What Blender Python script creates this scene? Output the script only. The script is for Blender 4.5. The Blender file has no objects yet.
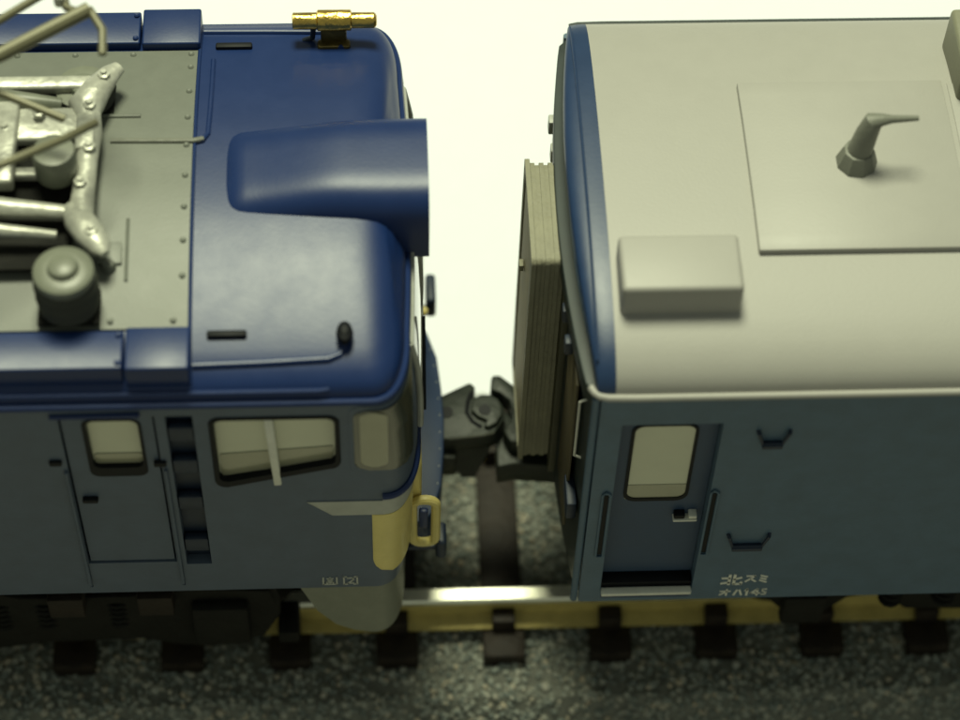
import bpy, bmesh, math, random
import numpy as np
from mathutils import Vector, Matrix

random.seed(7)
rng = np.random.default_rng(7)
S = bpy.context.scene
COL = S.collection
# one scene unit is one centimetre: these are small scale models on a table
S.unit_settings.system = 'METRIC'
S.unit_settings.scale_length = 0.01

# ------------------------------------------------------------------ camera
cam = bpy.data.cameras.new('camera')
camo = bpy.data.objects.new('camera', cam)
COL.objects.link(camo)
CY, CP, CR = -0.0748923, -0.9617672, 0.0424515
fw = Vector((-math.sin(CY) * math.cos(CP), math.cos(CY) * math.cos(CP), math.sin(CP)))
rt = Vector((math.cos(CY), math.sin(CY), 0))
up = rt.cross(fw)
r2 = rt * math.cos(CR) + up * math.sin(CR)
u2 = -rt * math.sin(CR) + up * math.cos(CR)
m = Matrix((r2, u2, -fw)).transposed().to_4x4()
m.translation = Vector((-0.50654, -6.12049, 10.08037))
camo.matrix_world = m
cam.sensor_width = 36.0
cam.lens = 2372.265 / 960 * 36.0
cam.clip_start = 0.1
cam.clip_end = 500
cam.dof.use_dof = True
cam.dof.focus_distance = 10.15
cam.dof.aperture_fstop = 0.45
cam.dof.aperture_blades = 7
S.camera = camo

# ------------------------------------------------------------------ light
w = bpy.data.worlds.new('World')
S.world = w
w.use_nodes = True
bg = w.node_tree.nodes['Background']
bg.inputs[0].default_value = (0.90, 1.0, 0.80, 1)
bg.inputs[1].default_value = 0.21
la = bpy.data.lights.new('desk_lamp', 'AREA')
la.shape = 'DISK'
la.size = 9.0
la.energy = 9600
la.color = (0.965, 1.0, 0.70)
lo = bpy.data.objects.new('desk_lamp', la)
COL.objects.link(lo)
lo.location = (-1.5, 8.0, 29)
lo.rotation_euler = (Vector((0, 0, 0)) - lo.location).to_track_quat('-Z', 'Y').to_euler()
S.view_settings.view_transform = 'Standard'
S.view_settings.look = 'None'
S.view_settings.exposure = 0
S.view_settings.gamma = 1
S.view_settings.use_curve_mapping = False

# ------------------------------------------------------------------ materials
def mat(name, col, rough=0.45, metal=0.0, bump=0.0, bscale=60.0, var=0.06, vscale=9.0, spec=0.5, coat=0.0, glint=None):
    m = bpy.data.materials.new(name)
    m.use_nodes = True
    nt = m.node_tree
    b = nt.nodes['Principled BSDF']
    b.inputs['Roughness'].default_value = rough
    b.inputs['Metallic'].default_value = metal
    b.inputs['Specular IOR Level'].default_value = spec
    if coat:
        b.inputs['Coat Weight'].default_value = coat
        b.inputs['Coat Roughness'].default_value = 0.08
    tc = nt.nodes.new('ShaderNodeTexCoord')
    n = nt.nodes.new('ShaderNodeTexNoise')
    n.inputs['Scale'].default_value = vscale
    n.inputs['Detail'].default_value = 6
    n.inputs['Roughness'].default_value = 0.65
    nt.links.new(tc.outputs['Object'], n.inputs['Vector'])
    cr = nt.nodes.new('ShaderNodeValToRGB')
    a = [max(0, c * (1 - var)) for c in col]
    c2 = [min(1, c * (1 + var)) for c in col]
    cr.color_ramp.elements[0].position = 0.3
    cr.color_ramp.elements[1].position = 0.7
    cr.color_ramp.elements[0].color = (*a, 1)
    cr.color_ramp.elements[1].color = (*c2, 1)
    nt.links.new(n.outputs['Fac'], cr.inputs[0])
    nt.links.new(cr.outputs[0], b.inputs['Base Color'])
    # roughness wear
    mr = nt.nodes.new('ShaderNodeMapRange')
    mr.inputs['To Min'].default_value = max(0.02, rough - 0.05)
    mr.inputs['To Max'].default_value = min(1, rough + 0.05)
    nt.links.new(n.outputs['Fac'], mr.inputs['Value'])
    nt.links.new(mr.outputs[0], b.inputs['Roughness'])
    if bump:
        n2 = nt.nodes.new('ShaderNodeTexNoise')
        n2.inputs['Scale'].default_value = bscale
        n2.inputs['Detail'].default_value = 3
        nt.links.new(tc.outputs['Object'], n2.inputs['Vector'])
        bp = nt.nodes.new('ShaderNodeBump')
        bp.inputs['Strength'].default_value = bump
        bp.inputs['Distance'].default_value = 0.01
        nt.links.new(n2.outputs['Fac'], bp.inputs['Height'])
        nt.links.new(bp.outputs[0], b.inputs['Normal'])
    return m

M = dict(
    blue=mat('loco_blue_paint', (0.008, 0.025, 0.105), 0.38, bump=0.03, bscale=70, var=0.04, spec=0.42),
    side=mat('loco_side_paint', (0.080, 0.108, 0.155), 0.5, bump=0.07, bscale=70, var=0.10),
    cblue=mat('car_end_blue', (0.014, 0.036, 0.098), 0.40, bump=0.04, bscale=70, var=0.06),
    cside=mat('car_side_blue', (0.074, 0.126, 0.184), 0.5, bump=0.07, bscale=70, var=0.12),
    cream=mat('pale_grey_roof', (0.355, 0.345, 0.32), 0.48, bump=0.07, bscale=90, var=0.015),
    rgrey=mat('warm_grey_vent', (0.36, 0.36, 0.31), 0.5, bump=0.07, bscale=90, var=0.05),
    grey=mat('olive_grey_roof', (0.150, 0.160, 0.137), 0.46, bump=0.07, bscale=90, var=0.06),
    agrey=mat('antenna_grey', (0.17, 0.175, 0.145), 0.5, bump=0.2),
    silver=mat('cast_silver', (0.47, 0.47, 0.41), 0.38, metal=0.3, bump=0.9, bscale=11, var=0.25, vscale=16),
    insul=mat('insulator_green_grey', (0.17, 0.18, 0.14), 0.40, bump=0.07, var=0.1),
    dark=mat('underframe_black', (0.010, 0.010, 0.008), 0.7, bump=0.5, bscale=40, var=0.3, spec=0.2),
    coup=mat('coupler_plastic', (0.017, 0.022, 0.017), 0.50, spec=0.35, bump=0.35, bscale=22, var=0.3),
    black=mat('black_rubber', (0.006, 0.007, 0.009), 0.55, spec=0.2),
    glass=mat('milky_window_glass', (0.58, 0.59, 0.45), 0.18, var=0.05, vscale=3, coat=0.6),
    dglass=mat('dark_window_glass', (0.075, 0.08, 0.06), 0.16, var=0.15, vscale=3, coat=1.0),
    white=mat('white_paint', (0.72, 0.72, 0.64), 0.5, var=0.08, vscale=20),
    stripe=mat('dull_white_stripe', (0.42, 0.43, 0.39), 0.45, bump=0.2, var=0.10),
    cream_y=mat('cream_yellow_paint', (0.74, 0.62, 0.22), 0.42, bump=0.2, var=0.06),
    skirt=mat('grey_skirt', (0.20, 0.21, 0.165), 0.5, bump=0.2, var=0.1),
    gold=mat('polished_brass', (0.72, 0.50, 0.13), 0.28, metal=1.0, bump=0.9, bscale=22, var=0.2, vscale=14),
    brassdark=mat('aged_brass_mount', (0.10, 0.075, 0.02), 0.45, metal=0.6, bump=0.8, bscale=30, var=0.4),
    railside=mat('brass_rail_side', (0.50, 0.41, 0.14), 0.5, metal=0.25, bump=0.4, bscale=20, var=0.18),
    railtop=mat('bright_rail_head', (0.95, 0.93, 0.78), 0.42, metal=1.0, bump=0.15, bscale=15, var=0.08),
    bellow=mat('bellows_grey', (0.25, 0.24, 0.17), 0.6, bump=0.5, bscale=50, var=0.12),
    tan=mat('tan_panel', (0.30, 0.26, 0.15), 0.6, bump=0.07, var=0.15),
    sleeper=mat('sleeper_brown', (0.017, 0.012, 0.008), 0.6, bump=0.6, bscale=26, var=0.4, spec=0.3),
    rod=mat('pantograph_rod', (0.15, 0.142, 0.085), 0.45, metal=0.2, var=0.15),
    paper=mat('white_paper', (0.86, 0.88, 0.945), 0.8, var=0.01, spec=0.2),
    desk=mat('dark_desk', (0.32, 0.30, 0.25), 0.5, bump=0.2, var=0.2, vscale=1.5),
    cdoor=mat('coach_door_navy', (0.030, 0.060, 0.118), 0.5, bump=0.07, bscale=70, var=0.06),
    vent2=mat('dark_olive_vent', (0.20, 0.20, 0.14), 0.5, bump=0.1, var=0.06),
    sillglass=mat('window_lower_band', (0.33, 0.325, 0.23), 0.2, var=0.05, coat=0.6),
    insdark=mat('insulator_body_dark', (0.03, 0.032, 0.022), 0.4, var=0.2),
    bellref=mat('bellows_reflection_brown', (0.085, 0.07, 0.035), 0.6, var=0.2),
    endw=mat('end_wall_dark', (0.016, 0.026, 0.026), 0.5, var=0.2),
    olive=mat('end_frame_olive', (0.055, 0.055, 0.03), 0.6, var=0.2),
    niche=mat('ladder_niche_blue', (0.012, 0.022, 0.045), 0.5, var=0.2),
    bed=mat('roadbed_grey', (0.15, 0.155, 0.13), 0.8, bump=1.0, bscale=20, var=0.4, vscale=14),
)
# gravel: each stone its own tone
g = bpy.data.materials.new('gravel_mixed'); g.use_nodes = True
nt = g.node_tree; b = nt.nodes['Principled BSDF']
ge = nt.nodes.new('ShaderNodeNewGeometry'); cr = nt.nodes.new('ShaderNodeValToRGB')
els = cr.color_ramp.elements
els[0].position = 0; els[0].color = (0.09, 0.105, 0.095, 1)
els[1].position = 1; els[1].color = (0.30, 0.26, 0.19, 1)
for p_, c_ in ((0.25, (0.13, 0.145, 0.13)), (0.5, (0.17, 0.18, 0.155)), (0.72, (0.21, 0.22, 0.19)), (0.88, (0.245, 0.24, 0.20))):
    e = els.new(p_); e.color = (*c_, 1)
nt.links.new(ge.outputs['Random Per Island'], cr.inputs[0]); nt.links.new(cr.outputs[0], b.inputs['Base Color'])
b.inputs['Roughness'].default_value = 0.7
for e in els: e.color = tuple(min(.8, c * 1.6) for c in e.color[:3]) + (1,)
M['gravel'] = g

# ------------------------------------------------------------------ helpers
def link(name, mesh, parent=None, loc=None):
    o = bpy.data.objects.new(name, mesh)
    COL.objects.link(o)
    if parent: o.parent = parent
    if loc: o.location = loc
    return o

def smooth(me, ang=35):
    for p in me.polygons: p.use_smooth = True
    me.set_sharp_from_angle(angle=math.radians(ang))

class MB:
    def __init__(s): s.bm = bmesh.new()
    def grid(s, rows, closed=False, cap=False):
        V = [[s.bm.verts.new(p) for p in r] for r in rows]
        n = len(V[0])
        for a, b in zip(V[:-1], V[1:]):
            for i in range(n if closed else n - 1):
                j = (i + 1) % n
                try: s.bm.faces.new((a[i], a[j], b[j], b[i]))
                except ValueError: pass
        if cap:
            s.bm.faces.new(V[0][::-1]); s.bm.faces.new(V[-1])
        return V
    def box(s, x0, x1, y0, y1, z0, z1, bev=0.0, seg=2, mtx=None):
        t = bmesh.new()
        bmesh.ops.create_cube(t, size=1)
        bmesh.ops.scale(t, vec=(abs(x1 - x0), abs(y1 - y0), abs(z1 - z0)), verts=t.verts)
        bmesh.ops.translate(t, vec=((x0 + x1) / 2, (y0 + y1) / 2, (z0 + z1) / 2), verts=t.verts)
        if bev: bmesh.ops.bevel(t, geom=t.edges[:], offset=bev, segments=seg, affect='EDGES', profile=0.5)
        s.add(t, mtx)
    def add(s, t, mtx=None):
        if mtx is not None: bmesh.ops.transform(t, matrix=mtx, verts=t.verts)
        me = bpy.data.meshes.new('tmp'); t.to_mesh(me); t.free(); s.bm.from_mesh(me); bpy.data.meshes.remove(me)
    def prism(s, pts, y0, y1, axis='y', bev=0.0, seg=2):
        """outline pts in the plane across axis, extruded between y0 and y1"""
        t = bmesh.new()
        def p3(a, b_, c): return {'y': (a, c, b_), 'z': (a, b_, c), 'x': (c, a, b_)}[axis]
        A = [t.verts.new(p3(a, b_, y0)) for a, b_ in pts]
        B = [t.verts.new(p3(a, b_, y1)) for a, b_ in pts]
        t.faces.new(A); t.faces.new(B[::-1])
        n = len(A)
        for i in range(n): t.faces.new((A[i], B[i], B[(i + 1) % n], A[(i + 1) % n]))
        bmesh.ops.recalc_face_normals(t, faces=t.faces)
        if bev:
            ed = [e for e in t.edges if len(e.link_faces) == 2 and e.calc_face_angle(0) > 0.6]
            bmesh.ops.bevel(t, geom=ed, offset=bev, segments=seg, affect='EDGES', profile=0.5)
        s.add(t)
    def tube(s, pts, r, n=10, closed=False):
        pts = [Vector(p) for p in pts]
        rs = r if isinstance(r, (list, tuple)) else [r] * len(pts)
        rows = []
        prev = None
        L = len(pts)
        for i, p in enumerate(pts):
            if closed: d = (pts[(i + 1) % L] - pts[i - 1]).normalized()
            else: d = (pts[min(i + 1, L - 1)] - pts[max(i - 1, 0)]).normalized()
            if prev is None:
                a = d.orthogonal().normalized()
            else:
                a = (prev - d * prev.dot(d)).normalized()
            prev = a
            bb = d.cross(a)
            rows.append([p + (a * math.cos(k * 2 * math.pi / n) + bb * math.sin(k * 2 * math.pi / n)) * rs[i] for k in range(n)])
        if closed: rows.append(rows[0])
        s.grid(rows, closed=True, cap=not closed)
        return s
    def lathe(s, prof, c, n=24, axis='z'):
        rows = []
        for r, h in prof:
            row = []
            for k in range(n):
                a = 2 * math.pi * k / n
                q = (r * math.cos(a), r * math.sin(a), h)
                if axis == 'y': q = (q[0], q[2], q[1])
                if axis == 'x': q = (q[2], q[0], q[1])
                row.append((c[0] + q[0], c[1] + q[1], c[2] + q[2]))
            rows.append(row)
        s.grid(rows, closed=True, cap=True)
        return s
    def build(s, name, material, parent=None, ang=35, weld=True):
        if weld: bmesh.ops.remove_doubles(s.bm, verts=s.bm.verts, dist=1e-6)
        bmesh.ops.recalc_face_normals(s.bm, faces=s.bm.faces)
        me = bpy.data.meshes.new(name)
        s.bm.to_mesh(me); s.bm.free()
        me.materials.append(material)
        smooth(me, ang)
        return link(name, me, parent)

def rrect(x0, x1, z0, z1, r, n=5, z0b=None):
    """rounded rectangle outline; z0b = height of the lower right corner when the sill slants"""
    if z0b is None: z0b = z0
    out = []
    for cx, cz, a0 in ((x1 - r, z0b + r, -90), (x1 - r, z1 - r, 0), (x0 + r, z1 - r, 90), (x0 + r, z0 + r, 180)):
        for k in range(n + 1):
            a = math.radians(a0 + 90 * k / n)
            out.append((cx + r * math.cos(a), cz + r * math.sin(a)))
    return out

def ring_prism(mb, outer, inner, y0, y1):
    t = bmesh.new()
    n = len(outer)
    R = [[t.verts.new((p[0], y, p[1])) for p in o] for o, y in ((outer, y0), (outer, y1), (inner, y1), (inner, y0))]
    for a, b_ in ((0, 1), (1, 2), (2, 3), (3, 0)):
        for i in range(n):
            j = (i + 1) % n
            t.faces.new((R[a][i], R[a][j], R[b_][j], R[b_][i]))
    mb.add(t)

def cut(obj, cutter_mb):
    """carve the cutter out of obj"""
    bmesh.ops.recalc_face_normals(cutter_mb.bm, faces=cutter_mb.bm.faces)
    me = bpy.data.meshes.new('cutter'); cutter_mb.bm.to_mesh(me); cutter_mb.bm.free()
    c = bpy.data.objects.new('cutter', me); COL.objects.link(c)
    md = obj.modifiers.new('b', 'BOOLEAN'); md.operation = 'DIFFERENCE'; md.object = c; md.solver = 'EXACT'
    bpy.context.view_layer.update()
    dg = bpy.context.evaluated_depsgraph_get()
    new = bpy.data.meshes.new_from_object(obj.evaluated_get(dg))
    obj.modifiers.clear()
    mats = list(obj.data.materials)
    obj.data = new
    new.materials.clear()
    for m_ in mats: new.materials.append(m_)
    for p in new.polygons: p.material_index = 0
    bpy.data.objects.remove(c); bpy.data.meshes.remove(me)
    smooth(new, 32)
    new.name = obj.name

def thing(name, label, cat, loc=(0, 0, 0), group=None):
    o = bpy.data.objects.new(name, None); COL.objects.link(o); o.location = loc
    o.empty_display_size = 0.1
    o['label'] = label; o['category'] = cat
    if group: o['group'] = group
    return o

def copy_tree(o, parent, dx=0, dy=0):
    c = o.copy(); COL.objects.link(c); c.parent = parent
    c.location = o.location + Vector((dx, dy, 0))
    for ch in [x for x in o.children]:
        d = ch.copy(); COL.objects.link(d); d.parent = c
    return c

def sstep(a, b, x):
    t = min(1, max(0, (x - a) / (b - a))); return t * t * (3 - 2 * t)
def lerp_tab(tab, z):
    if z <= tab[0][0]: return tab[0][1]
    for (a, va), (b_, vb) in zip(tab[:-1], tab[1:]):
        if z <= b_: return va + (vb - va) * (z - a) / (b_ - a)
    return tab[-1][1]

XL, XR = -5.2, 5.4      # how far the vehicles and the track run beyond the frame

# ================================================================== SETTING
mb = MB(); mb.box(-45, 45, -30, 60, -0.80, -0.64)
t = mb.build('table_top', M['desk']); t['kind'] = 'structure'
mb = MB(); mb.box(-30, 30, .10, 42, -0.634, -0.620)
t = mb.build('paper_sheet', M['paper']); t['kind'] = 'structure'

# ================================================================== TRACK
trk = thing('model_track', 'brass railed model track with brown sleepers on a grey ballast bed', 'track', (0, 0, -0.62))
def tp(o):  # child of the track, built in world coordinates
    o.parent = trk; o.location = (0, 0, 0.62); return o
prof = [(-1.16, -0.618), (-0.93, -0.31), (-0.91, -0.285), (0.83, -0.285), (0.86, -0.31), (1.0, -0.618)]
nx = 60
mb = MB()
rows = []
for i in range(nx + 1):
    x = XL - 0.4 + (XR - XL + 0.8) * i / nx
    rows.append([(x, y, z) for y, z in prof])
mb.grid(rows, closed=True, cap=True)
tp(mb.build('ballast_bed', M['bed']))

def gravel():
    ph = (1 + 5 ** .5) / 2
    iv = np.array([(-1, ph, 0), (1, ph, 0), (-1, -ph, 0), (1, -ph, 0), (0, -1, ph), (0, 1, ph), (0, -1, -ph), (0, 1, -ph), (ph, 0, -1), (ph, 0, 1), (-ph, 0, -1), (-ph, 0, 1)], float)
    iv /= np.linalg.norm(iv[0])
    fc = np.array([(0, 11, 5), (0, 5, 1), (0, 1, 7), (0, 7, 10), (0, 10, 11), (1, 5, 9), (5, 11, 4), (11, 10, 2), (10, 7, 6), (7, 1, 8), (3, 9, 4), (3, 4, 2), (3, 2, 6), (3, 6, 8), (3, 8, 9), (4, 9, 5), (2, 4, 11), (6, 2, 10), (8, 6, 7), (9, 8, 1)])
    N = 40000
    xs = rng.uniform(XL - .3, XR + .3, N)
    s = rng.uniform(0, 1, N)
    # arc length across the bed profile
    pl = [(-1.12, -0.57), (-0.93, -0.31), (-0.91, -0.285), (0.83, -0.285), (0.86, -0.31), (0.97, -0.56)]
    d = np.array([0] + [math.dist(a, b_) for a, b_ in zip(pl[:-1], pl[1:])]).cumsum()
    yy = np.interp(s * d[-1], d, [p[0] for p in pl]); zz = np.interp(s * d[-1], d, [p[1] for p in pl])
    r = rng.uniform(0.010, 0.021, N) * (1 + (rng.uniform(0, 1, N) > .9) * .35)
    V = np.repeat(iv[None], N, 0) * rng.uniform(0.7, 1.25, (N, 12, 1))
    V *= (r[:, None, None] * rng.uniform(.7, 1.2, (N, 1, 3)))
    a = rng.uniform(0, 2 * np.pi, N)
    c, s_ = np.cos(a)[:, None], np.sin(a)[:, None]
    X = V[..., 0] * c - V[..., 1] * s_; Y = V[..., 0] * s_ + V[..., 1] * c
    V[..., 0] = X + xs[:, None]; V[..., 1] = Y + yy[:, None]
    V[..., 2] = V[..., 2] * .75 + (zz + rng.uniform(-.004, .014, N))[:, None]
    F = (fc[None] + (np.arange(N) * 12)[:, None, None]).reshape(-1, 3)
    me = bpy.data.meshes.new('gravel')
    me.vertices.add(N * 12); me.vertices.foreach_set('co', V.reshape(-1))
    me.loops.add(len(F) * 3); me.loops.foreach_set('vertex_index', F.reshape(-1).astype(np.int32))
    me.polygons.add(len(F)); me.polygons.foreach_set('loop_start', np.arange(0, len(F) * 3, 3, dtype=np.int32))
    me.update(calc_edges=True); me.validate()
    me.materials.append(M['gravel'])
    return me
o = tp(link('gravel', gravel())); o['kind'] = 'stuff'

# rails: code profile, head bright, web and foot brass
for s in (-1, 1):
    yc = s * 0.49
    mb = MB()
    pr = [(-.09, -.20), (.09, -.20), (.09, -.185), (.022, -.165), (.018, -.075), (.038, -.055), (.038, -.034), (-.038, -.034), (-.038, -.055), (-.018, -.075), (-.022, -.165), (-.09, -.185)]
    mb.prism([(yc + a, z) for a, z in pr], XL - .4, XR + .4, axis='x')
    rl = tp(mb.build('rail', M['railside'], ang=20))
    mb = MB()
    mb.prism([(yc - .04, -.034), (yc + .04, -.034), (yc + .041, -.012), (yc + .03, 0), (yc - .03, 0), (yc - .041, -.012)], XL - .4, XR + .4, axis='x')
    h = mb.build('rail_head', M['railtop'], rl)

# sleepers, with the wide end pad and the clips that hold the rail
mb = MB(); mb.box(-.10, .10, -.70, .70, -.30, -.215, .008)
for s in (-1, 1):
    mb.box(-.102, .102, s * .585 if s > 0 else -.735, .735 if s > 0 else -.585, -.31, -.19, .012)
slp = mb.build('sleeper', M['sleeper'])
clips = []
for s in (-1, 1):
    for (a, b_, zt) in ((.512, .600, -.105), (.385, .468, -.105)):
        mb = MB()
        y0, y1 = sorted((s * a, s * b_))
        mb.prism([(y0, -.215), (y1, -.215), (y1 - (.015 if s * a < s * b_ or s > 0 else 0.0), zt), (y0 + .01, zt)], -.055, .055, axis='x', bev=.006)
        clips.append(mb.build('rail_clip', M['sleeper'], slp))
tp(slp)
slp.location = (-2.0051 - .5213 * 6 + .0, 0, 0.62)
first = slp
for k in range(1, 20):
    copy_tree(first, trk, dx=.5213 * k)

# ================================================================== LOCOMOTIVE
loco = thing('electric_locomotive', 'blue model electric locomotive with cream nose, roof visor and pantograph, left of the gap', 'locomotive', (-2.6, 0, 0))
def lp(o, par=None):
    if par is None: o.parent = loco; o.location = (2.6, 0, 0)
    else: o.parent = par
    return o

XF = [(.94, -.378), (1.1, -.362), (1.3, -.358), (1.5, -.350), (1.64, -.346), (1.70, -.340), (1.80, -.332), (2.0, -.334), (2.2, -.345), (2.36, -.372), (2.41, -.386),
      (2.45, -.386), (2.48, -.392), (2.505, -.402), (2.53, -.415), (2.555, -.424), (2.58, -.434), (2.605, -.449), (2.625, -.472), (2.640, -.51), (2.648, -.58)]
WW = [(.94, .965), (1.0, .97), (2.41, .97), (2.45, .962), (2.48, .945), (2.505, .91), (2.53, .85), (2.555, .76), (2.58, .65), (2.605, .52), (2.625, .39), (2.640, .25), (2.648, .12)]
def roofz(y):
    for (za, wa), (zb, wb) in zip(WW[:-1], WW[1:]):
        if wb <= abs(y) <= wa and wa != wb and za > 2.4: return za + (zb - za) * (wa - abs(y)) / (wa - wb)
    return 2.648
def oline(z, off=0.0, n=14, nb=8, xback=XL):
    """half outline from the back of the near side round the corner to the middle of the nose"""
    xf = lerp_tab(XF, z) + off; w_ = lerp_tab(WW, z) + off
    rx, ry = (0.15, .31) if z < 2.42 else (0.15, min(.33, w_ * .75))
    bow = 0.016
    pts = [(xback, -w_)]
    for x in (-3.5, -2.4, -1.8, -1.3, -1.0, -.8): pts.append((min(x, xf - rx - .02), -w_))
    for k in range(n + 1):
        a = math.pi / 2 * k / n
        e = 2 / 2.5
        cx = abs(math.sin(a)) ** e; cy = abs(math.cos(a)) ** e
        pts.append((xf - bow - rx + rx * cx, -(w_ - ry) - ry * cy))
    y_e = -(w_ - ry)
    for k in range(1, nb + 1):
        t_ = k / nb
        y = y_e * (1 - t_)
        pts.append((xf - bow * (1 - t_) ** 0 * (y / y_e) ** 2, y))
    return pts
def full(z, off=0.0):
    h = oline(z, off)
    return h + [(x, -y) for x, y in h[:-1]][::-1]
mb = MB()
ZS = [.94, .96, 1.0, 1.1, 1.3, 1.5, 1.6, 1.64, 1.67, 1.70, 1.74, 1.80, 1.9, 2.0, 2.1, 2.2, 2.3, 2.36, 2.385, 2.41, 2.43, 2.45, 2.465, 2.48, 2.4925, 2.505, 2.5175, 2.53, 2.5425, 2.555, 2.5675, 2.58, 2.5925, 2.605, 2.615, 2.625, 2.633, 2.640, 2.648]
# lower body (side colour) and roof (navy) are two mouldings meeting under the gutter
lo_z = [z for z in ZS if z <= 2.41]
hi_z = [z for z in ZS if z >= 2.41]
mb.grid([[(x, y, z) for x, y in full(z)] for z in lo_z], closed=True, cap=True)
body = lp(mb.build('body', M['side'], ang=40))
mb = MB()
mb.grid([[(x, y, z) for x, y in full(z)] for z in [2.4105] + hi_z[1:]], closed=True, cap=True)
roof = lp(mb.build('roof', M['blue'], ang=40))

cm = MB()
for sgn in (-1, 1):
    def Y(a, b_): return (sgn * a, sgn * b_)
    # cab door recess and its sliding grooves
    y0, y1 = Y(.99, .93)
    cm.prism([(-1.762, 1.203), (-1.385, 1.203), (-1.385, 2.33), (-1.762, 2.33)], y0, y1)
    y0, y1 = Y(.99, .958)
    for x in (-1.772, -1.372): cm.prism([(x - .008, 1.0), (x + .008, 1.0), (x + .008, 1.19), (x - .008, 1.19)], y0, y1)
    # ladder niche
    y0, y1 = Y(.99, .915)
    cm.prism([(-1.345, 1.18), (-1.238, 1.18), (-1.238, 2.33), (-1.345, 2.33)], y0, y1)
    # cab side window
    cm.prism(rrect(-1.18, -.665, 1.805, 2.315, .045, z0b=1.93), *Y(.99, .90))
cut(body, cm)

for sgn in (-1, 1):
    def Y(a, b_): return (sgn * a, sgn * b_)
    # door
    mb = MB(); y0, y1 = Y(.962, .928)
    ring_prism(mb, rrect(-1.752, -1.395, 1.212, 2.318, .004), rrect(-1.672, -1.447, 1.90, 2.30, .04), y0, y1)
    dr = lp(mb.build('door', M['side']))
    mb = MB(); ring_prism(mb, rrect(-1.676, -1.443, 1.893, 2.306, .042), rrect(-1.659, -1.456, 1.957, 2.297, .035), *Y(.966, .932))
    fr = mb.build('window_frame', M['black'], dr)
    mb = MB(); mb.prism(rrect(-1.668, -1.444, 1.93, 2.305, .035), *Y(.940, .934)); mb.build('pane', M['glass'], fr)
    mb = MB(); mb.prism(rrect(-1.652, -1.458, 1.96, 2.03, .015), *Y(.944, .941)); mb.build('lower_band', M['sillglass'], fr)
    mb = MB(); mb.prism(rrect(-1.73, -1.665, 1.715, 1.74, .01), *Y(.985, .960), bev=.004); mb.build('door_handle', M['black'], dr)
    # rain strip over door
    mb = MB(); mb.tube([(-1.79, sgn * .972, 2.345), (-1.44, sgn * .975, 2.352)], .014); lp(mb.build('rain_strip', M['blue']))
    # hinges / hand holds beside door
    for x, z in ((-1.80, 2.02), (-1.385, 2.0)):
        mb = MB(); mb.box(x - .03, x + .02, *Y(.966, .985), z - .018, z + .012, .005); lp(mb.build('door_catch', M['black']))
    for x in (-1.772, -1.372):
        mb = MB(); mb.tube([(x, sgn * .978, 1.03), (x, sgn * .978, 1.95)], .0075, 8); lp(mb.build('grab_rail', M['side']))
    # niche: dark steps
    mb = MB()
    mb.box(-1.344, -1.239, *Y(.922, .918), 1.182, 2.328)
    nb_ = lp(mb.build('ladder_niche', M['niche']))
    for z in (1.28, 1.62, 1.90, 2.14):
        mb = MB(); mb.box(-1.343, -1.240, *Y(.925, .968), z, z + .10, .012); mb.build('rung', M['niche'], nb_)
    # cab window
    mb = MB(); ring_prism(mb, rrect(-1.177, -.668, 1.806, 2.312, .045, z0b=1.930), rrect(-1.160, -.685, 1.848, 2.298, .035, z0b=1.962), *Y(.976, .935))
    fr = lp(mb.build('cab_side_window', M['black']))
    mb = MB(); mb.prism(rrect(-1.172, -.672, 1.815, 2.31, .04, z0b=1.935), *Y(.942, .934)); mb.build('pane', M['glass'], fr)
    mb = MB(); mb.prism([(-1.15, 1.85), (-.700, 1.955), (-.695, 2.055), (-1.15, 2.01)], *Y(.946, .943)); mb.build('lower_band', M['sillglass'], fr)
    mb = MB(); mb.prism([(-.942, 1.81), (-.910, 1.815), (-.926, 2.298), (-.962, 2.298)], *Y(.978, .940), bev=.006); mb.build('window_bar', M['white'], fr)

# painted bands and glazing that wrap the curved nose: thin shells just proud of the body
def shell(name, z_list, t0, t1, material, par=None, off=0.004, thick=0.004, both=True, corner=None, res=60):
    """patch of the nose between outline positions t0(z)..t1(z); t = arc position measured from the middle of the nose"""
    res_o = []
    for sgn in ((-1, 1) if both else (-1,)):
        rows_o, rows_i = [], []
        for z in z_list:
            for rows_, of in ((rows_o, off), (rows_i, off - thick)):
                h = oline(z, of, n=30)
                h = h[::-1]                         # from nose centre outwards
                P = np.array(h); d = np.r_[0, np.linalg.norm(np.diff(P, axis=0), axis=1)].cumsum()
                a = t0(z) if callable(t0) else t0; b_ = t1(z) if callable(t1) else t1
                if corner:
                    dz = min(z - z_list[0], z_list[-1] - z)
                    if dz < corner:
                        ins = corner * (1 - math.sqrt(max(0, 1 - ((corner - dz) / corner) ** 2))); a += ins; b_ -= ins
                tt = np.linspace(a, b_, res)
                xs_ = np.interp(tt, d, P[:, 0]); ys_ = np.interp(tt, d, P[:, 1])
                rows_.append([(x, -sgn * y, z) for x, y in zip(xs_, ys_)])
        mb = MB()
        loop = rows_o + rows_i[::-1]
        mb.grid(loop + [loop[0]])
        # close the two ends
        for e in (0, -1):
            mb.grid([[r_[e] for r_ in rows_o], [r_[e] for r_ in rows_i]])
        o_ = mb.build(name, material, ang=40)
        lp(o_, par); res_o.append(o_)
    return res_o
def arc_of_x(z, x):
    h = oline(z, 0, n=30)[::-1]
    P = np.array(h); d = np.r_[0, np.linalg.norm(np.diff(P, axis=0), axis=1)].cumsum()
    k = np.argmax(P[:, 0] < x); a, b_ = P[k - 1, 0], P[k, 0]
    return d[k - 1] + (d[k] - d[k - 1]) * (a - x) / (a - b_)
def zr(a, b_, n): return list(np.linspace(a, b_, n))
def wedge(z): return arc_of_x(z, -.82 + (1.672 - z) * .95) if z < 1.672 else arc_of_x(z, -.82)
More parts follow.
